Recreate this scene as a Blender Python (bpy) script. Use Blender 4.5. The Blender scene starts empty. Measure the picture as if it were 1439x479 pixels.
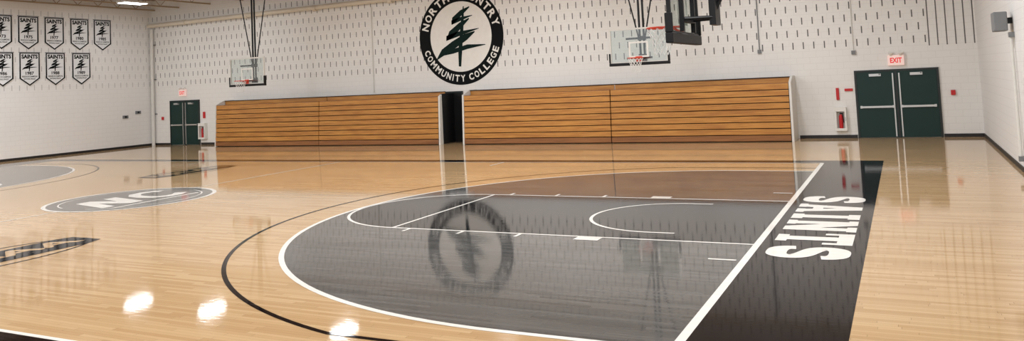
import bpy, math, random
from math import *
from mathutils import Vector, Matrix
random.seed(4)
S=bpy.context.scene
COL=bpy.context.collection
S.view_settings.view_transform='Standard'
ft=0.3048
D=14.574; XL=-31.45; XR=3.92; YN=-17.0; H=7.2

# ---------------------------------------------------------------- materials
def lin(c): 
    return tuple(((v/255)/12.92 if v/255<=0.04045 else ((v/255+0.055)/1.055)**2.4) for v in c)
def rgba(c): return (*lin(c),1)
class NT:
    def __init__(s,m): s.t=m.node_tree; s.n=s.t.nodes; s.l=s.t.links
    def set(s,sock,v):
        if isinstance(v,bpy.types.NodeSocket): s.l.new(v,sock)
        else: sock.default_value=v
    def m(s,op,a,b=0.0,c=0.0):
        n=s.n.new('ShaderNodeMath'); n.operation=op
        s.set(n.inputs[0],a); s.set(n.inputs[1],b); s.set(n.inputs[2],c); return n.outputs[0]
    def mix(s,f,a,b,blend='MIX'):
        n=s.n.new('ShaderNodeMix'); n.data_type='RGBA'; n.blend_type=blend
        s.set(n.inputs[0],f); s.set(n.inputs[6],a); s.set(n.inputs[7],b); return n.outputs[2]
    def pos(s):
        g=s.n.new('ShaderNodeNewGeometry'); x=s.n.new('ShaderNodeSeparateXYZ'); s.l.new(g.outputs['Position'],x.inputs[0]); return g.outputs['Position'],x.outputs
    def wn(s,a,b):
        c=s.n.new('ShaderNodeCombineXYZ'); s.set(c.inputs[0],a); s.set(c.inputs[1],b)
        w=s.n.new('ShaderNodeTexWhiteNoise'); w.noise_dimensions='3D'; s.l.new(c.outputs[0],w.inputs['Vector']); return w.outputs['Value']
    def noise(s,vec,scale,detail=2,stretch=None):
        if stretch:
            mp=s.n.new('ShaderNodeMapping'); mp.inputs['Scale'].default_value=stretch; s.l.new(vec,mp.inputs['Vector']); vec=mp.outputs[0]
        n=s.n.new('ShaderNodeTexNoise'); n.inputs['Scale'].default_value=scale; n.inputs['Detail'].default_value=detail
        s.l.new(vec,n.inputs['Vector']); return n.outputs['Fac']
def mat(name,col,rough=0.5,metal=0.0,var=0.06,nscale=8.0,emis=None,estr=0,spec=0.5):
    m=bpy.data.materials.new(name); m.use_nodes=True; t=NT(m); b=t.n['Principled BSDF']
    p,_=t.pos(); f=t.noise(p,nscale,3)
    c=rgba(col); d=tuple(max(0,x*(1-var*2)) for x in c[:3])+(1,)
    t.l.new(t.mix(f,c,d),b.inputs['Base Color'])
    b.inputs['Roughness'].default_value=rough; b.inputs['Metallic'].default_value=metal
    b.inputs['Specular IOR Level'].default_value=spec
    if emis: b.inputs['Emission Color'].default_value=rgba(emis); b.inputs['Emission Strength'].default_value=estr
    return m
def floor_mat(name,ca,cb,plank=True,rough=0.05,ior=1.6,spec=0.5):
    m=bpy.data.materials.new(name); m.use_nodes=True; t=NT(m); b=t.n['Principled BSDF']
    p,x=t.pos()
    W=0.06; L=1.15
    row=t.m('FLOOR',t.m('DIVIDE',x[1],W)); sh=t.m('MULTIPLY',t.wn(row,3.3),9.0)
    ux=t.m('ADD',t.m('DIVIDE',x[0],L),sh); pl=t.m('FLOOR',ux)
    r=t.wn(row,pl)
    g=t.noise(p,3.0,4,(1.5,30,1))
    f=t.m('ADD',t.m('MULTIPLY',r,0.7),t.m('MULTIPLY',g,0.3)) 
    c=t.mix(f,rgba(ca),rgba(cb))
    if plank:
        e=t.m('LESS_THAN',t.m('FRACT',t.m('DIVIDE',x[1],W)),0.05)
        e2=t.m('LESS_THAN',t.m('FRACT',ux),0.004)
        k=t.m('MULTIPLY',t.m('MAXIMUM',e,e2),0.45)
        c=t.mix(k,c,rgba(tuple(v*0.45 for v in ca)))
    t.l.new(c,b.inputs['Base Color'])
    b.inputs['IOR'].default_value=ior; b.inputs['Specular IOR Level'].default_value=spec
    rr=t.m('ADD',rough-0.02,t.m('MULTIPLY',t.noise(p,2.0,2),0.04)); t.l.new(rr,b.inputs['Roughness'])
    bp=t.n.new('ShaderNodeBump'); bp.inputs['Strength'].default_value=0.035; bp.inputs['Distance'].default_value=0.01
    t.l.new(t.noise(p,4.0,2,(1.0,5,1)),bp.inputs['Height']); t.l.new(bp.outputs[0],b.inputs['Normal'])
    return m
def wall_mat(name,col,axis,slots=True,longx=None):
    m=bpy.data.materials.new(name); m.use_nodes=True; t=NT(m); b=t.n['Principled BSDF']
    p,x=t.pos(); u=x[axis]; z=x[2]
    base=t.mix(t.noise(p,0.6,3),rgba(col),rgba(tuple(v*0.965 for v in col)))
    # block joints
    cr=t.m('FLOOR',t.m('DIVIDE',z,0.2)); of=t.m('MULTIPLY',t.m('MODULO',cr,2.0),0.5)
    jz=t.m('LESS_THAN',t.m('FRACT',t.m('DIVIDE',z,0.2)),0.06)
    ju=t.m('LESS_THAN',t.m('FRACT',t.m('ADD',t.m('DIVIDE',u,0.4),t.m('ADD',of,50.0))),0.03)
    j=t.m('MAXIMUM',jz,ju)
    base=t.mix(t.m('MULTIPLY',j,0.12),base,rgba((120,118,112)))
    if slots:
        row=t.m('FLOOR',t.m('DIVIDE',z,0.4)); ro=t.m('ADD',t.m('MULTIPLY',t.m('MODULO',row,2.0),0.5),120.0)
        fu=t.m('ABSOLUTE',t.m('SUBTRACT',t.m('FRACT',t.m('ADD',t.m('DIVIDE',u,0.32),ro)),0.5))
        fz=t.m('ABSOLUTE',t.m('SUBTRACT',t.m('FRACT',t.m('DIVIDE',z,0.4)),0.5))
        k=t.m('MULTIPLY',t.m('LESS_THAN',fu,0.055),t.m('LESS_THAN',fz,0.28))
        k=t.m('MULTIPLY',k,t.m('GREATER_THAN',z,2.82)); k=t.m('MULTIPLY',k,t.m('LESS_THAN',z,6.4))
        if longx is not None:
            rg=t.m('GREATER_THAN',u,longx)
            f2=t.m('LESS_THAN',t.m('FRACT',t.m('ADD',t.m('DIVIDE',u,0.24),20.0)),0.14)
            k2=t.m('MULTIPLY',t.m('MULTIPLY',rg,f2),t.m('GREATER_THAN',z,2.78))
            k=t.m('ADD',t.m('MULTIPLY',k,t.m('SUBTRACT',1.0,rg)),k2)
        base=t.mix(t.m('MULTIPLY',k,0.9 if longx is not None else 0.35),base,rgba((45,40,40)))
    t.l.new(base,b.inputs['Base Color']); b.inputs['Roughness'].default_value=0.55
    bp=t.n.new('ShaderNodeBump'); bp.inputs['Strength'].default_value=0.15; bp.inputs['Distance'].default_value=0.01; bp.invert=True
    t.l.new(j,bp.inputs['Height']); t.l.new(bp.outputs[0],b.inputs['Normal'])
    return m
def wood_mat(name,ca,cb):
    m=bpy.data.materials.new(name); m.use_nodes=True; t=NT(m); b=t.n['Principled BSDF']
    p,x=t.pos(); g=t.noise(p,2.5,5,(0.6,12,14)); g2=t.noise(p,0.8,2,(0.7,1,6))
    f=t.m('ADD',t.m('MULTIPLY',g,0.7),t.m('MULTIPLY',g2,0.3))
    r=t.n.new('ShaderNodeMapRange'); r.inputs[1].default_value=0.35; r.inputs[2].default_value=0.65; t.l.new(f,r.inputs[0])
    t.l.new(t.mix(r.outputs[0],rgba(ca),rgba(cb)),b.inputs['Base Color']); b.inputs['Roughness'].default_value=0.35
    return m
def glass_mat():
    m=bpy.data.materials.new('backboard_glass'); m.use_nodes=True; t=NT(m); t.n.clear()
    tr=t.n.new('ShaderNodeBsdfTransparent'); tr.inputs[0].default_value=(0.86,0.9,0.89,1)
    gl=t.n.new('ShaderNodeBsdfGlossy'); gl.inputs['Roughness'].default_value=0.03
    p,_=t.pos(); f=t.m('ADD',0.08,t.m('MULTIPLY',t.noise(p,2,1),0.04))
    mx=t.n.new('ShaderNodeMixShader'); t.l.new(f,mx.inputs[0]); t.l.new(tr.outputs[0],mx.inputs[1]); t.l.new(gl.outputs[0],mx.inputs[2])
    o=t.n.new('ShaderNodeOutputMaterial'); t.l.new(mx.outputs[0],o.inputs[0]); return m

M={}
M['maple']=floor_mat('maple_floor',(212,180,137),(186,150,107),ior=1.68)
M['stain']=floor_mat('grey_stain',(104,103,101),(74,74,73),ior=1.52)
M['lane']=floor_mat('lane_paint',(34,35,38),(22,23,26),ior=1.45,spec=.36)
M['black']=floor_mat('black_court_paint',(22,17,20),(15,11,14),plank=False,ior=1.4,spec=.2)
M['white']=floor_mat('white_court_paint',(240,238,232),(232,229,221),plank=False,ior=1.45)
M['logo_grey']=floor_mat('grey_court_paint',(112,111,109),(98,97,95),ior=1.5)
M['wallb']=wall_mat('painted_block_slotted',(234,232,228),0,True,2.62)
M['walll']=wall_mat('painted_block_side',(236,235,233),1,True)
M['wallr']=wall_mat('painted_block_plain',(232,231,229),1,False)
M['ceil']=mat('ceiling_deck',(150,128,104),0.8)
M['steel']=mat('joist_paint',(170,150,125),0.6)
M['base']=mat('rubber_baseboard',(28,26,27),0.5)
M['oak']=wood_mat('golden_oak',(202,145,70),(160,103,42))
M['oakd']=wood_mat('dark_oak',(152,100,52),(120,74,34))  # darker red-brown oak for the bottom board and top deck
M['gap']=mat('dark_gap',(40,24,14),0.8)
M['offwhite']=mat('offwhite_panel',(222,220,214),0.5)
M['green']=mat('dark_green_door',(16,48,44),0.35,spec=.3)
M['greend']=mat('door_frame_paint',(20,30,30),0.4)
M['chrome']=mat('brushed_metal',(200,200,198),0.3,0.8)
M['blk']=mat('black_paint',(14,14,16),0.4,spec=.3)
M['pad']=mat('black_padding',(14,14,16),0.5,spec=.3)
M['emb']=mat('emblem_black',(14,17,18),0.6,spec=.1)
M['embg']=mat('emblem_green',(12,34,31),0.6,spec=.1)
M['wht']=mat('white_paint',(238,236,230),0.5)
M['red']=mat('red_enamel',(196,30,34),0.4)
M['orange']=mat('rim_orange',(214,62,30),0.4)
M['net']=mat('net_cord',(235,235,232),0.8)
M['cloth']=mat('banner_cloth',(236,238,240),0.8)
M['pipe']=mat('cream_pipe',(220,210,192),0.5)
M['grey']=mat('grey_housing',(120,122,124),0.5)
M['lens']=mat('lamp_lens',(255,255,255),0.5,emis=(240,246,255),estr=8)
M['exit']=mat('exit_face',(240,214,208),0.5,emis=(255,215,205),estr=0.25)
M['redglow']=mat('exit_letter',(214,30,36),0.5,emis=(220,30,36),estr=0.4)
M['glass']=glass_mat()

# ---------------------------------------------------------------- geometry
class B:
    def __init__(s): s.v=[]; s.f=[]; s.mi=[]; s.mats=[]
    def m(s,k):
        if k not in s.mats: s.mats.append(k)
        return s.mats.index(k)
    def add(s,vs,fs,k):
        o=len(s.v); s.v+= [tuple(a) for a in vs]; i=s.m(k)
        for f in fs: s.f.append(tuple(o+a for a in f)); s.mi.append(i)
        return s
    def box(s,x0,x1,y0,y1,z0,z1,k):
        vs=[(x,y,z) for x in(x0,x1) for y in(y0,y1) for z in(z0,z1)]
        return s.add(vs,[(0,1,3,2),(4,6,7,5),(0,4,5,1),(2,3,7,6),(0,2,6,4),(1,5,7,3)],k)
    def cyl(s,a,b,r,k,n=10,r2=None):
        a=Vector(a); b=Vector(b); d=(b-a).normalized(); q=d.to_track_quat('Z','Y'); r2=r if r2 is None else r2
        vs=[];
        for P,R in((a,r),(b,r2)):
            for i in range(n):
                t=2*pi*i/n; vs.append(P+q@Vector((R*cos(t),R*sin(t),0)))
        fs=[(i,(i+1)%n,n+(i+1)%n,n+i) for i in range(n)]+[tuple(range(n))[::-1],tuple(range(n,2*n))]
        return s.add(vs,fs,k)
    def torus(s,c,R,r,k,n=32,m=8):
        vs=[];fs=[]
        for i in range(n):
            for j in range(m):
                t=2*pi*i/n;u=2*pi*j/m
                vs.append((c[0]+(R+r*cos(u))*cos(t),c[1]+(R+r*cos(u))*sin(t),c[2]+r*sin(u)))
                fs.append((i*m+j,((i+1)%n)*m+j,((i+1)%n)*m+(j+1)%m,i*m+(j+1)%m))
        return s.add(vs,fs,k)
    def flat(s,T,pts,k):
        return s.add([T(*p) for p in pts],[tuple(range(len(pts)))],k)
    def strip(s,T,pts,w,k,closed=False):
        n=len(pts); vs=[]
        for i,p in enumerate(pts):
            a=pts[(i-1)%n] if closed or i>0 else p; b=pts[(i+1)%n] if closed or i<n-1 else p
            dx,dy=b[0]-a[0],b[1]-a[1]; L=hypot(dx,dy) or 1; ww=w[i] if isinstance(w,(list,tuple)) else w
            nx,ny=-dy/L*ww/2,dx/L*ww/2
            vs+=[T(p[0]-nx,p[1]-ny),T(p[0]+nx,p[1]+ny)]
        e=n if closed else n-1
        return s.add(vs,[(2*i,2*((i+1)%n),2*((i+1)%n)+1,2*i+1) for i in range(e)],k)
    def text(s,T,txt,cx,cy,w,h,k,bold=0.0,rot=0.0):
        vs,fs=glyphs(txt,bold)
        x0=min(v[0] for v in vs);x1=max(v[0] for v in vs);y0=min(v[1] for v in vs);y1=max(v[1] for v in vs)
        if w is None: w=(x1-x0)/(y1-y0)*h
        o=[]
        for v in vs:
            a=((v[0]-x0)/(x1-x0)-.5)*w; b=((v[1]-y0)/(y1-y0)-.5)*h
            o.append(T(cx+a*cos(rot)-b*sin(rot),cy+a*sin(rot)+b*cos(rot)))
        return s.add(o,fs,k)
    def up(s):
        for i,f in enumerate(s.f):
            ar=0
            for j in range(len(f)):
                p,q=s.v[f[j]],s.v[f[(j+1)%len(f)]]; ar+=p[0]*q[1]-q[0]*p[1]
            if min(s.v[j][2] for j in f)>0 and ar<0: s.f[i]=tuple(reversed(f))
    def build(s,name,parent=None,origin=None,label=None,category=None,kind=None,group=None,bevel=0,smooth=False):
        if parent is not None: org=Vector(parent['_o'])
        else: org=Vector(origin or (0,0,0))
        me=bpy.data.meshes.new(name); me.from_pydata([Vector(v)-org for v in s.v],[],s.f)
        for k in s.mats: me.materials.append(M[k])
        me.polygons.foreach_set('material_index',s.mi)
        if smooth: me.polygons.foreach_set('use_smooth',[True]*len(s.f))
        me.update()
        ob=bpy.data.objects.new(name,me); COL.objects.link(ob)
        if parent is not None: ob.parent=parent
        else: ob.location=org
        ob['_o']=tuple(org)
        if label: ob['label']=label
        if category: ob['category']=category
        if kind: ob['kind']=kind
        if group: ob['group']=group
        if bevel:
            md=ob.modifiers.new('bevel','BEVEL'); md.width=bevel; md.segments=2; md.limit_method='ANGLE'
        return ob
_gc={}
def glyphs(txt,bold):
    key=(txt,bold)
    if key in _gc: return _gc[key]
    cu=bpy.data.curves.new('t','FONT'); cu.body=txt; cu.size=1; cu.offset=bold; cu.resolution_u=3
    ob=bpy.data.objects.new('t',cu); COL.objects.link(ob); bpy.context.view_layer.update()
    ev=ob.evaluated_get(bpy.context.evaluated_depsgraph_get()); me=ev.to_mesh()
    r=([tuple(v.co) for v in me.vertices],[tuple(p.vertices) for p in me.polygons]); ev.to_mesh_clear()
    bpy.data.objects.remove(ob); bpy.data.curves.remove(cu); _gc[key]=r; return r
def empty(name,loc,label=None,category=None,group=None,kind=None,parent=None):
    e=bpy.data.objects.new(name,None); e.empty_display_size=0.2; COL.objects.link(e)
    if parent is not None: e.parent=parent; e['_o']=tuple(parent['_o'])
    else: e.location=loc; e['_o']=tuple(loc)
    if label: e['label']=label
    if category: e['category']=category
    if group: e['group']=group
    if kind: e['kind']=kind
    return e

# ---------------------------------------------------------------- floor with all court paint
fb=B()
def FT(z): return lambda u,v:(u,v,z)
fb.add([(XL,YN,0),(XR,YN,0),(XR,D,0),(XL,D,0),(XL,YN,-.2),(XR,YN,-.2),(XR,D,-.2),(XL,D,-.2)],[(0,1,2,3),(7,6,5,4),(0,4,5,1),(1,5,6,2),(2,6,7,3),(3,7,4,0)],'maple')
HC=-47*ft; W=25*ft; lw=0.055
def arc(cx,cy,R,a0,a1,n=64): return [(cx+R*cos(a0+(a1-a0)*i/n),cy+R*sin(a0+(a1-a0)*i/n)) for i in range(n+1)]
def rect(x0,x1,y0,y1,z,k): fb.flat(FT(z),[(x0,y0),(x1,y0),(x1,y1),(x0,y1)],k)
def end(sg,bx):
    def q(pts): return [(bx-sg*p[0],sg*p[1]) for p in pts]
    R1=6.04; R2=6.78; BK=1.6
    A=[(0,R1)]+[(BK+R1*sin(t),R1*cos(t)) for t in [pi*i/72 for i in range(73)]]+[(0,-R1)]
    fb.flat(FT(.001),q(A),'stain')
    fb.strip(FT(.003),q(A),.075,'white')
    y2=6.6; t0=acos(y2/R2)
    A2=[(0,y2)]+[(BK+R2*sin(t),R2*cos(t)) for t in [t0+(pi-2*t0)*i/80 for i in range(81)]]+[(0,-y2)]
    fb.strip(FT(.003),q(A2),.06,'black')
    L=[(0,1.83),(5.79,1.83)]+[(5.79+1.80*sin(t),1.80*cos(t)) for t in [pi*i/40 for i in range(41)]]+[(5.79,-1.83),(0,-1.83)]
    fb.flat(FT(.002),q(L),'lane')
    C=[(5.79+1.80*sin(t),1.80*cos(t)) for t in [pi*i/40 for i in range(41)]]
    fb.strip(FT(.003),q(C),lw,'white')
    fb.strip(FT(.0032),q([(5.77,-1.83),(5.77,1.83)]),lw,'white')
    for s in(1,-1):
        fb.strip(FT(.0035),q([(0,s*1.80),(5.79,s*1.80)]),lw,'white')
        fb.strip(FT(.004),q([(2.13,s*1.93),(2.50,s*1.93)]),.2,'white')
        for d in(3.43,4.42,5.42): fb.strip(FT(.004),q([(d,s*1.82),(d,s*2.03)]),lw,'white')
        fb.strip(FT(.004),q([(.08,s*2.74),(.42,s*2.74)]),lw,'white')
    rr=1.30
    Rr=[(1.22,rr)]+[(BK+rr*sin(t),rr*cos(t)) for t in [pi*i/32 for i in range(33)]]+[(1.22,-rr)]
    fb.strip(FT(.004),q(Rr),lw,'white')
end(1,0.0)
end(-1,2*HC)
BW=1.33; SW=.52
x0=2*HC
rect(0.02,BW,-W-SW,W+SW,.002,'black'); rect(x0-BW,x0-.02,-W-SW,W+SW,.002,'black')
rect(x0-.02,.02,W,W+SW,.002,'black'); rect(x0-.02,.02,-W-SW,-W,.002,'black')
rect(-.03,.06,-W,W,.004,'white'); rect(x0-.06,x0+.03,-W,W,.004,'white')
rect(x0-.02,.02,W-.05,W,.0035,'white'); rect(x0-.02,.02,-W-.0,-W+.06,.0035,'white')
for s in(1,-1):
    for xx in(-8.5,x0+8.5): rect(xx-.03,xx+.03,min(s*6.75,s*W),max(s*6.75,s*W),.004,'white')
rect(HC-.025,HC+.025,-W,-1.83,.0035,'white'); rect(HC-.025,HC+.025,1.83,W,.0035,'white')
# centre emblem
fb.flat(FT(.003),arc(HC,0,1.83,0,2*pi,72)[:-1],'white')
fb.flat(FT(.004),arc(HC,0,1.74,0,2*pi,72)[:-1],'logo_grey')
def CE(z): return lambda u,v:(HC-v,u,z)
fb.strip(CE(.0050),arc(0,0,1.5,.25,pi-.25,40),.035,'white'); fb.strip(CE(.0050),arc(0,0,1.5,pi+.25,2*pi-.25,40),.035,'white')
fb.flat(CE(.0052),[(-1.25,-.66),(-.95,-.66),(-.62,.70),(-.92,.70)],'white')
fb.flat(CE(.0056),[(-.92,.70),(-.56,.70),(-.22,-.66),(-.56,-.66)],'white')
fb.flat(CE(.0060),[(-.56,-.66),(-.22,-.66),(.09,.70),(-.23,.70)],'white')
cp=[(1.12,.38),(1.04,.56),(.82,.64),(.52,.58),(.32,.32),(.24,-.05),(.29,-.40),(.50,-.58),(.78,-.57),(1.04,-.38)]
fb.strip(CE(.0064),cp,.28,'white')
fb.strip(CE(.0052),[(-1.2,-.90),(1.1,-.90)],.09,'white')
def side(cx,cy,sg):
    T=lambda z:(lambda u,v:(cx-sg*v,cy+sg*u,z))
    n=48
    fb.strip(T(.003),[(1.55*cos(2*pi*i/n),.74*sin(2*pi*i/n)) for i in range(n)],.05,'black',True)
    fb.flat(T(.0035),[(-1.55,-.36),(-1.3,-.46),(1.3,-.46),(1.55,-.36),(1.55,.36),(1.3,.46),(-1.3,.46),(-1.55,.36)],'black')
    fb.text(T(.0042),'NJCAA',0,0,2.8,.66,'maple',.03)
side(-10.65,-5.3,1); side(2*HC+10.65,4.9,1)
Sp=[(.86,.68),(.85,.78),(.74,.87),(.5,.885),(.26,.87),(.15,.76),(.16,.64),(.3,.56),(.5,.51),(.72,.45),(.85,.36),(.85,.23),(.74,.13),(.5,.115),(.26,.13),(.15,.22),(.14,.33)]
def smooth(P,it=2):
    for _ in range(it):
        Q=[P[0]]
        for a,b in zip(P[:-1],P[1:]): Q+=[(a[0]*.75+b[0]*.25,a[1]*.75+b[1]*.25),(a[0]*.25+b[0]*.75,a[1]*.25+b[1]*.75)]
        Q.append(P[-1]); P=Q
    return P
Sp=smooth(Sp)
def r4(a,b,c,d): return [(a,c),(b,c),(b,d),(a,d)]
LET={
'I':(.50,[r4(0,1,0,.17),r4(0,1,.83,1),r4(.2,.8,.17,.83)]),
'T':(.88,[r4(0,1,.8,1),r4(0,.16,.62,.8),r4(.84,1,.62,.8),r4(.33,.67,.15,.8),r4(.2,.8,0,.15)]),
'N':(1.0,[r4(.07,.34,0,1),r4(.66,.93,0,1),[(.07,1),(.40,1),(.93,0),(.60,0)],r4(0,.4,0,.13),r4(0,.3,.87,1),r4(.58,1,.87,1)]),
'A':(1.0,[[(.32,1),(.60,1),(.34,0),(.06,0)],[(.40,1),(.68,1),(.94,0),(.66,0)],r4(.25,.75,.24,.4),r4(0,.4,0,.13),r4(.60,1,0,.13)]),
'S':(.86,None)}
GAP=.18
def block_word(T,word,k):
    tot=sum(LET[c][0] for c in word)+GAP*(len(word)-1); x=0
    for c in word:
        w,ps=LET[c]
        if ps is None: fb.strip(lambda u,v:T((x+u*w)/tot,v,0),Sp,.26,k)
        else:
            for i,p in enumerate(ps): fb.flat(lambda u,v:T((x+u*w)/tot,v,i*.0002),p,k)
        x+=w+GAP
block_word(lambda u,v,d:(.19+v*.97,2.45-u*4.92,.0045+d),'SAINTS','white')
block_word(lambda u,v,d:(x0-.19-v*.97,-2.45+u*4.92,.0045+d),'SAINTS','white')
fb.up()
fb.build('floor',kind='structure')

# ---------------------------------------------------------------- shell
B().box(XL-.2,XR+.2,D,D+.2,-.2,H,'wallb').build('wall_back',kind='structure')
B().box(XL-.2,XL,YN,D,-.2,H,'walll').build('wall_left',kind='structure')
B().box(XR,XR+.2,YN,D,-.2,H,'wallr').build('wall_right',kind='structure')
B().box(XL-.2,XR+.2,YN,D+.2,H,H+.15,'ceil').build('ceiling',kind='structure')
bb=B()
for a,b in((XL,-30.27),(-28.2,-26.1),(-1.25,.47),(2.87,XR)): bb.box(a,b,D-.02,D,0,.1,'base')
bb.build('baseboard_back',kind='structure')
B().box(XL,XL+.02,YN,D-.02,0,.1,'base').build('baseboard_left',kind='structure')
B().box(XR-.02,XR,YN,D-.02,0,.1,'base').build('baseboard_right',kind='structure')

def door(i,x0,x1,h,simple=False):
    e=empty('door_%d'%i,((x0+x1)/2,D,0),kind='structure')
    fr=B().box(x0-.06,x0,D-.05,D,0,h+.06,'greend').box(x1,x1+.06,D-.05,D,0,h+.06,'greend').box(x0,x1,D-.05,D,h,h+.06,'greend')
    fr.build('door_frame',e)
    xm=(x0+x1)/2
    if simple:
        B().box(x0,x1,D-.03,D,0,h,'blk').build('door_leaf',e); return
    for a,b,s in((x0,xm-.03,1),(xm+.03,x1,-1)):
        B().box(a,b,D-.035,D-.001,0.01,h,'green').build('door_leaf',e,bevel=.004)
        B().box(a+.06,b-.06,D-.11,D-.07,.93,.99,'chrome').box(a+.06,a+.12,D-.07,D-.035,.92,1.0,'chrome').box(b-.12,b-.06,D-.07,D-.035,.92,1.0,'chrome').build('push_bar',e)
        c=b-.06 if s>0 else a+.06
        B().box(c-.018,c+.018,D-.07,D-.035,.04,h-.06,'chrome').build('vertical_latch_rod',e)
        mx=(a+b)/2
        B().box(mx-.18,mx+.16,D-.1,D-.035,h-.14,h-.06,'chrome').box(mx+.1,mx+.14,D-.14,D-.1,h-.1,h-.05,'grey').build('door_closer',e)
    B().box(xm-.03,xm+.03,D-.045,D-.001,0,h,'greend').build('center_mullion',e)
door(1,.55,2.79,2.05); door(2,-30.17,-28.30,2.08); door(3,-14.72,-13.82,1.95,True)

# ---------------------------------------------------------------- bleachers
def bleacher(xa,xs,xb,lab,darkend=False):
    yf=D-1.2
    e=empty('telescopic_bleacher',((xa+xb)/2,yf+.6,0),label=lab,category='bleachers',group='folded wooden bleachers')
    for a,b in((xa,xs),(xs,xb)):
        s=empty('bleacher_section',None,parent=e)
        n=9; h=1.82/n
        B().box(a+.02,b-.02,yf+.12,yf+1.15,0.0,1.80,'gap').build('understructure',s)
        for i in range(n):
            y=yf+.012*i
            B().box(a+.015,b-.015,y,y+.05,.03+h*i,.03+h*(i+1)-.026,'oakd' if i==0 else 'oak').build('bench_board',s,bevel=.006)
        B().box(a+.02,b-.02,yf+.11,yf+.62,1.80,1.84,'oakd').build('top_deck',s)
        B().box(a+.015,b-.015,yf+.62,yf+.67,1.84,2.0,'oak').build('back_board',s,bevel=.005)
        B().box(a+.015,b-.015,yf+.60,yf+.70,2.0,2.03,'gap').build('top_rail',s)
    for x in(xa-.07,xb):
        pr=[(yf+.02,0),(yf+1.18,0),(yf+1.18,2.05),(yf+.6,2.05),(yf+.1,1.86)]
        if darkend and x==xb: pr=[(yf+.02,0),(yf+.25,0),(yf+.25,1.92),(yf+.1,1.86)]
        n=len(pr)
        B().add([(x,*p) for p in pr]+[(x+.07,*p) for p in pr],[tuple(range(n)),tuple(range(2*n-1,n-1,-1))]+[(i,n+i,n+(i+1)%n,(i+1)%n) for i in range(n)],'offwhite').build('end_panel',e)
        if darkend and x==xb: B().box(x,x+.05,yf+.25,yf+1.16,0,1.95,'blk').build('dark_end_side',e)  # black sheet covering the bleacher end behind the pale front strip
bleacher(-26.0,-20.1,-14.25,'folded golden oak bleachers beside the dark green double door',True)
bleacher(-13.12,-7.27,-1.36,'folded golden oak bleachers below the wall emblem')

# ---------------------------------------------------------------- wall emblem
cx,cz,R=-13.77,4.17,1.92
e=empty('wall_emblem',(cx,D,cz),label='round black and white college emblem painted on block wall',category='emblem')
T=lambda dy:(lambda u,v:(cx+u*R,D-dy,cz+v*R))
b=B(); n=96
b.flat(T(.004),[(cos(2*pi*i/n),sin(2*pi*i/n)) for i in range(n)],'wht'); b.build('emblem_disc',e)
b=B(); b.strip(T(.008),[(.865*cos(2*pi*i/n),.865*sin(2*pi*i/n)) for i in range(n)],.27,'emb',True); b.build('emblem_ring',e)
def arctext(b,T,txt,a0,a1,r,h,k,inside=False):
    ws=[.45 if c==' ' else (.5 if c=='I' else (1.15 if c=='M' else 1)) for c in txt]; tot=sum(ws); acc=0
    for c,w in zip(txt,ws):
        a=a0+(a1-a0)*(acc+w/2)/tot; acc+=w
        if c==' ': continue
        rot=(a-pi/2) if not inside else (a+pi/2)
        ww=abs(a1-a0)*r*w/tot*.78
        b.text(T,c,r*cos(a),r*sin(a),ww*(.45 if c=='I' else 1),h,k,.03,rot)
b=B(); arctext(b,T(.012),'NORTH COUNTRY',radians(170),radians(10),.865,.165,'wht'); b.build('emblem_lettering',e)
b=B(); arctext(b,T(.012),'COMMUNITY COLLEGE',radians(196),radians(344),.865,.14,'wht',True); b.build('emblem_lettering',e)
def tree(b,T,k,d0):
    w=lambda a:[x*1.15 for x in a]
    L=[([(.10,.62),(.06,.3),(.02,0),(-.02,-.3),(-.04,-.62)],[.02,.06,.07,.08,.05]),
       ([(.24,.60),(.05,.50),(-.14,.36),(-.20,.30),(.0,.36),(.30,.42)],[.02,.09,.10,.08,.07,.01]),
       ([(.22,.36),(.02,.24),(-.22,.06),(-.34,-.02),(-.08,.05),(.44,.14)],[.02,.10,.13,.09,.09,.01]),
       ([(.34,.08),(.12,-.02),(-.16,-.16),(-.42,-.30),(-.60,-.46)],[.02,.12,.14,.12,.01]),
       ([(-.52,-.38),(-.2,-.30),(.16,-.22),(.58,-.20)],[.01,.08,.08,.01])]
    for i,(p,ww) in enumerate(L): b.strip(T(d0+i*.0012),p,w(ww),k)
b=B(); tree(b,T,'embg',.010); b.build('tree_mark',e)

# ---------------------------------------------------------------- banners
def banner(y,z,year):
    w,h=.88,1.42
    e=empty('championship_banner',(XL+.03,y,z),label='white felt pennant banner with black border reading SAINTS',category='banner',group='championship banners on the side wall')
    T=lambda d:(lambda u,v:(XL+d,y+u,z+v))
    P=[(-w/2,0),(-w/2,-h*.78),(0,-h),(w/2,-h*.78),(w/2,0)]
    o=[T(.02)(*p) for p in P]+[T(.035)(*p) for p in P]
    B().add(o,[(0,1,2,3,4),(9,8,7,6,5)]+[(i,(i+1)%5,5+(i+1)%5,5+i) for i in range(5)],'cloth').build('banner_cloth',e)
    g=.03; Pi=[(-w/2+g,-g),(-w/2+g,-h*.77),(0,-h+.035),(w/2-g,-h*.77),(w/2-g,-g)]
    B().strip(T(.038),Pi,.065,'emb',True).build('banner_border',e)
    b=B(); b.text(T(.039),'SAINTS',0,-.17,.70,.18,'emb',.045); b.build('banner_title',e)
    b=B(); b.text(T(.039),year,0,-.88,.36,.14,'emb',.03); b.build('banner_year',e)
    b=B(); b.text(T(.039),'REGION III CHAMPIONS',0,-1.02,.66,.07,'emb',.02); b.build('banner_caption',e)
    b=B(); b.text(T(.039),'NATIONAL FINALIST',0,-1.12,.5,.06,'emb',.02); b.build('banner_caption',e)
    b=B(); tree(b,lambda d:(lambda u,v:(XL+d,y+u*.56,z-.53+v*.44)),'emb',.038); b.build('tree_mark',e)
    B().cyl((XL+.03,y-w/2-.02,z+.01),(XL+.03,y+w/2+.02,z+.01),.012,'blk',8).build('hanging_rod',e)
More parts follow.
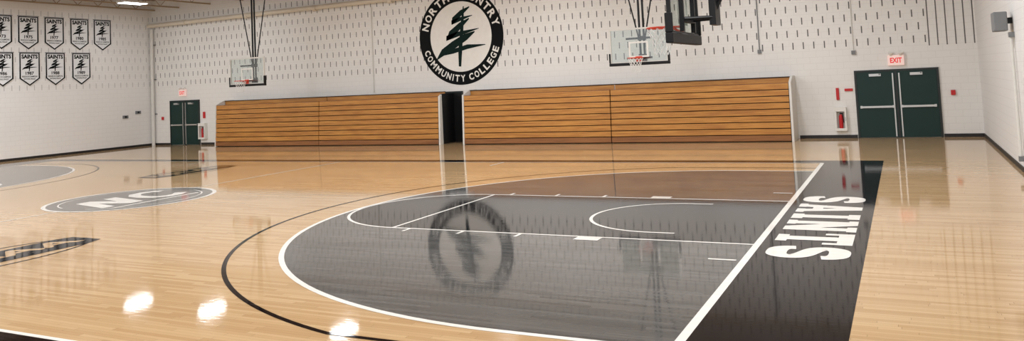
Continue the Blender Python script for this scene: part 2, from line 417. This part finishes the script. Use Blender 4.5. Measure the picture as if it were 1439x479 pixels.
for i,yr in enumerate(['1973','1975','1977','1980','1985']): banner([7.25,8.38,9.53,10.72,11.86][i],6.05,yr)
for i,yr in enumerate(['1986','1987','1988','1989']): banner([7.29,8.42,9.56,10.78][i],4.5,yr)

# ---------------------------------------------------------------- basketball hoops
def hoop(loc,rot,main,lab):
    e=empty('basketball_hoop',(0,0,0),label=lab,category='basketball hoop',group='ceiling-hung basketball hoops')
    hw=.915; zb,zt=-.15,.92
    bd=empty('backboard',None,parent=e)
    B().box(-hw+.02,hw-.02,-.012,.0,zb+.02,zt-.02,'glass').build('glass_pane',bd)
    fk='blk' if main else 'offwhite'
    f=B().box(-hw,-hw+.05,-.03,.03,zb,zt,fk).box(hw-.05,hw,-.03,.03,zb,zt,fk).box(-hw+.05,hw-.05,-.03,.03,zt-.05,zt,fk).box(-hw+.05,hw-.05,-.03,.03,zb,zb+.05,fk)
    f.build('board_frame',bd)
    t=B()
    for a in((-.305,-.255,0.02,.50),(.255,.305,0.02,.50),(-.255,.255,.45,.50),(-.255,.255,0.02,.07)): t.box(a[0],a[1],-.018,-.0125,a[2],a[3],'wht')
    t.build('target_square',bd)
    ph=.14 if main else .07
    p=B().box(-hw-.03,hw+.03,-.06,.06,zb-ph,zb+.02,'pad').box(-hw-.03,-hw+.02,-.06,.06,zb+.02,zb+.32,'pad').box(hw-.02,hw+.03,-.06,.06,zb+.02,zb+.32,'pad')
    p.build('edge_padding',bd,bevel=.015)
    r=B().torus((0,-.38,0),.228,.013,'orange',36,8).box(-.11,.11,-.16,-.03,-.015,.01,'orange').box(-.1,.1,-.04,-.03,-.12,.05,'orange')
    r.cyl((-.09,-.03,-.1),(-.13,-.2,-.005),.01,'orange').cyl((.09,-.03,-.1),(.13,-.2,-.005),.01,'orange')
    r.build('rim',e,smooth=False)
    nt=B(); N=12; rows=6
    rad=[.226,.20,.175,.155,.14,.13,.128]
    P=lambda i,j:(rad[j]*cos(2*pi*(i+.5*(j%2))/N),-.38+rad[j]*sin(2*pi*(i+.5*(j%2))/N),-.012-.43*j/rows)
    for j in range(rows):
        for i in range(N):
            nt.cyl(P(i,j),P(i,j+1),.0055,'net',5)
            nt.cyl(P(i,j),P(i+(1 if j%2 else -1),j+1),.0055,'net',5)
    nt.build('net',e)
    top=H-loc[2]
    m=B()
    if main:
        m.box(-.35,.35,.03,.1,.05,.11,'blk').box(-.35,.35,.03,.1,.6,.66,'blk').box(-.4,-.34,.03,.1,-.1,.8,'blk').box(.34,.4,.03,.1,-.1,.8,'blk')
        for x in(-.3,.3):
            m.cyl((x,.08,.1),(x*.5,.5,.1),.03,'blk').cyl((x,.08,.63),(x*.5,.5,.4),.03,'blk')
        m.box(-.18,.18,.45,.55,-.02,.55,'blk')
        m.cyl((-.12,.5,0),(-.12,.5,top),.045,'blk').cyl((.12,.5,0),(.12,.5,top),.045,'blk')
        m.cyl((0,.5,.2),(0,2.6,top),.035,'blk')
        m.cyl((-.12,.5,.6),(-1.1,.5,top),.03,'blk').cyl((.12,.5,.6),(1.1,.5,top),.03,'blk')
    else:
        m.cyl((-.065,.4,-.1),(-.065,.4,top),.035,'blk').cyl((.065,.4,-.1),(.065,.4,top),.035,'blk')
        m.box(-.12,.12,.35,.45,-.1,.12,'blk').box(-.12,.12,.35,.45,.55,.68,'blk')
        for z in(.0,.6): m.box(-.4,.4,.03,.07,z-.03,z+.03,'blk').box(-.04,.04,.07,.36,z-.03,z+.03,'blk')
        m.cyl((-.1,.4,.62),(-.9,.4,top),.022,'blk').cyl((.1,.4,.62),(.9,.4,top),.022,'blk')
    m.build('ceiling_support',e)
    e.location=loc; e.rotation_euler=(0,0,rot)
hoop((-1.22,0,3.05),-pi/2,True,'glass basketball hoop with black padded edge over the painted lane')
hoop((-5.25,10.55,2.82),0,False,'practice hoop with white-framed glass board near the bleachers')
hoop((-21.55,10.95,2.82),0,False,'practice hoop with white-framed glass board near the bleachers')

# ---------------------------------------------------------------- wall fittings
def exit_sign(x,z,w,h):
    e=empty('exit_sign',(x,D,z),label='lit white exit sign with red letters above double door',category='exit sign')
    B().box(x-w/2,x+w/2,D-.1,D-.02,z-h/2,z+h/2,'exit').box(x-.06,x+.06,D-.02,D-.001,z-.06,z+.06,'grey').build('sign_housing',e,bevel=.01)
    b=B(); b.text(lambda u,v:(x+u,D-.102,z+v),'EXIT',0,0,w*.72,h*.5,'redglow',.03); b.build('sign_lettering',e)
    for s in(-1,1): B().cyl((x+s*w*.3,D-.06,z+h/2),(x+s*w*.3,D-.12,z+h/2+.09),.055,'wht',12,.07).build('emergency_lamp',e)
exit_sign(1.71,2.38,.46,.32); exit_sign(-29.3,2.50,.46,.32)
def cabinet(x0,x1,z0,z1):
    e=empty('fire_extinguisher_cabinet',((x0+x1)/2,D,z0),label='white wall cabinet holding a red fire extinguisher beside door',category='fire extinguisher cabinet',group='fire extinguisher cabinets')
    w=.04; y=D-.16
    b=B().box(x0,x0+w,y,D-.001,z0,z1,'wht').box(x1-w,x1,y,D-.001,z0,z1,'wht').box(x0+w,x1-w,y,D-.001,z0,z0+w,'wht').box(x0+w,x1-w,y,D-.001,z1-w,z1,'wht').box(x0+w,x1-w,D-.02,D-.001,z0+w,z1-w,'offwhite')
    b.build('cabinet_body',e)
    xm=(x0+x1)/2
    d=empty('cabinet_door',None,parent=e)
    B().box(x0,x1,y-.02,y-.001,z1-.13,z1,'wht').box(x0,x1,y-.02,y-.001,z0,z0+.08,'wht').box(x0,x0+.05,y-.02,y-.001,z0+.08,z1-.13,'wht').box(x1-.05,x1,y-.02,y-.001,z0+.08,z1-.13,'wht').build('door_frame',d)
    B().box(x1-.045,x1-.015,y-.04,y-.02,(z0+z1)/2-.06,(z0+z1)/2+.06,'chrome').build('door_handle',d)
    B().cyl((xm,y+.07,z0+.04),(xm,y+.07,z1-.28),.06,'red',16).cyl((xm,y+.07,z1-.28),(xm,y+.07,z1-.22),.06,'red',16,.02).box(xm-.03,xm+.07,y+.05,y+.09,z1-.22,z1-.18,'blk').cyl((xm+.06,y+.05,z1-.2),(xm+.08,y+.04,z0+.25),.012,'blk').build('extinguisher',e)
cabinet(-.15,.19,.24,.98); cabinet(-28.2,-27.78,.27,1.02)
def plate(name,x,z,w,h,k,lab,cat,d=.04):
    b=B().box(x-w/2,x+w/2,D-d,D-.001,z-h/2,z+h/2,k)
    b.build(name,origin=(x,D,z),label=lab,category=cat,bevel=.006)
plate('fire_alarm_sign',-.03,1.40,.09,.38,'red','narrow red fire extinguisher sign above wall cabinet','sign')
plate('wall_notice',.30,1.52,.24,.08,'red','small red and white notice beside double door','sign')
plate('fire_alarm_pull',3.19,1.33,.12,.15,'red','small red fire alarm pull box on block wall','fire alarm',.06)
plate('fire_alarm_pull',-30.75,1.30,.12,.15,'red','small red fire alarm pull box beside green door','fire alarm',.06)
plate('fire_alarm_sign',-27.95,1.4,.14,.3,'red','red sign above extinguisher cabinet','sign')
def conduit(x,z0,z1,k='pipe',r=.02,box=True):
    b=B().cyl((x,D-.03,z0),(x,D-.03,z1),r,k,8)
    if box: b.box(x-.06,x+.06,D-.07,D-.001,z0-.12,z0,'grey')
    b.build('wall_conduit',origin=(x,D,z0),label='slim vertical metal conduit fixed on block wall',category='conduit')
conduit(-2.34,2.95,5.8,'grey',.018); conduit(-18.05,2.1,5.7,'offwhite',.025,False); conduit(.52,2.75,5.8,'offwhite',.012)
b=B().cyl((XL+.02,D-.2,5.87),(XR-.02,D-.2,6.02),.10,'pipe',14)
for x in range(-29,3,4): b.cyl((x,D-.2,5.88),(x+.18,D-.2,5.882),.13,'pipe',14)
b.build('water_pipe',origin=(XL,D-.2,5.9),label='long cream painted pipe running along top of wall',category='pipe')
b=B().cyl((XL+.16,D-.14,.0),(XL+.16,D-.14,5.70),.08,'offwhite',12)
for z in(1.5,3.2,4.9): b.box(XL+.02,XL+.30,D-.06,D-.001,z,z+.05,'grey')
b.build('down_pipe',origin=(XL+.16,D-.14,0),label='white vertical downpipe in the room corner',category='pipe')
for y,z in((13.0,1.48),(13.7,1.66)):
    B().box(XL,XL+.05,y-.14,y+.14,z-.07,z+.07,'grey').box(XL+.05,XL+.055,y-.05,y+.05,z-.04,z+.04,'blk').build('wall_outlet',origin=(XL,y,z),label='small grey outlet box on white wall',category='outlet')
e=empty('wall_speaker',(XR,6.1,3.05),label='grey boxy loudspeaker bracketed to the white wall',category='speaker')
B().box(XR-.34,XR-.1,5.85,6.35,2.83,3.22,'grey').build('speaker_body',e,bevel=.02)
B().box(XR-.1,XR,6.04,6.16,2.98,3.1,'blk').build('wall_bracket',e)
B().cyl((XR-.06,5.9,.3),(XR-.06,5.9,2.75),.03,'offwhite',10).box(XR-.1,XR,5.84,5.96,.24,.34,'grey').box(XR-.1,XR,5.84,5.96,2.7,2.8,'grey').build('wall_pole',origin=(XR,5.9,.3),label='white vertical pole mounted on the side wall',category='pole')

# ---------------------------------------------------------------- ceiling joists
for x in(-31.2,-29.5,-27.4,-25.3,-23.2,-21.1,-19.0,-16.3):
    b=B()
    b.box(x-.05,x+.05,-5,D,H-.08,H,'steel').box(x-.04,x+.04,-5,D,6.62,6.68,'steel')
    y=-5; s=0
    while y<D-.6:
        za,zb=(6.66,H-.06) if s else (H-.06,6.66); b.cyl((x,y,za),(x,y+.5,zb),.015,'steel',6); y+=.5; s=1-s
    b.build('ceiling_joist',origin=(x,D,6.62),label='tan painted open-web steel roof joist',category='roof joist',group='roof joists')

# ---------------------------------------------------------------- lights
def fixture(x,y,pw):
    e=empty('highbay_light',(x,y,H-.012),label='rectangular white high-bay lamp hanging under roof joists',category='ceiling light',group='high-bay ceiling lights')
    B().box(x-.3,x+.3,y-.6,y+.6,6.56,6.64,'wht').cyl((x,y-.5,6.64),(x,y-.5,H-.012),.01,'grey',6).cyl((x,y+.5,6.64),(x,y+.5,H-.012),.01,'grey',6).build('lamp_housing',e)
    B().box(x-.26,x+.26,y-.56,y+.56,6.545,6.56,'lens').build('lamp_lens',e)
    L=bpy.data.lights.new('highbay','AREA'); L.shape='RECTANGLE'; L.size=.5; L.size_y=1.1; L.energy=pw; L.color=(.97,.985,1)
    o=bpy.data.objects.new('highbay_lamp',L); COL.objects.link(o); o.location=(x,y,6.53)
for x,y in((-28.6,11.3),(-24.4,11.5),(-17.1,10.9)): fixture(x,y,38)
for x in(-10,-2): fixture(x,10,165)  # unseen lamps, added to keep the right stretch of back wall lit
for y in(4,-3,-10):
    for x in(-28.6,-22.1,-14,-7,0): fixture(x,y,258)
w=bpy.data.worlds.new('w'); S.world=w; w.use_nodes=True
w.node_tree.nodes['Background'].inputs[0].default_value=(.97,.98,1,1); w.node_tree.nodes['Background'].inputs[1].default_value=1.15

# ---------------------------------------------------------------- camera
f,cy,cxx,cyy,h,yaw,pit,rol=[1108.1,49.629,1.8918,-12.6,2.2978,0.45754,0.058093,-0.047865]
F=Vector((-sin(yaw)*cos(pit),cos(yaw)*cos(pit),sin(pit))); Rv=Vector((cos(yaw),sin(yaw),0)); U=Rv.cross(F)
R2=Rv*cos(rol)+U*sin(rol); U2=-Rv*sin(rol)+U*cos(rol)
ca=bpy.data.cameras.new('camera'); co=bpy.data.objects.new('camera',ca); COL.objects.link(co)
mm=Matrix.Identity(4)
for i in range(3): mm[i][0]=R2[i]; mm[i][1]=U2[i]; mm[i][2]=-F[i]
mm[0][3],mm[1][3],mm[2][3]=cxx,cyy,h
co.matrix_world=mm; ca.sensor_width=36; ca.sensor_fit='HORIZONTAL'
ca.lens=f/1439*36; ca.shift_x=0; ca.shift_y=-(239.5-cy)/1439
S.camera=co
for o in bpy.data.objects:
    if '_o' in o.keys(): del o['_o']
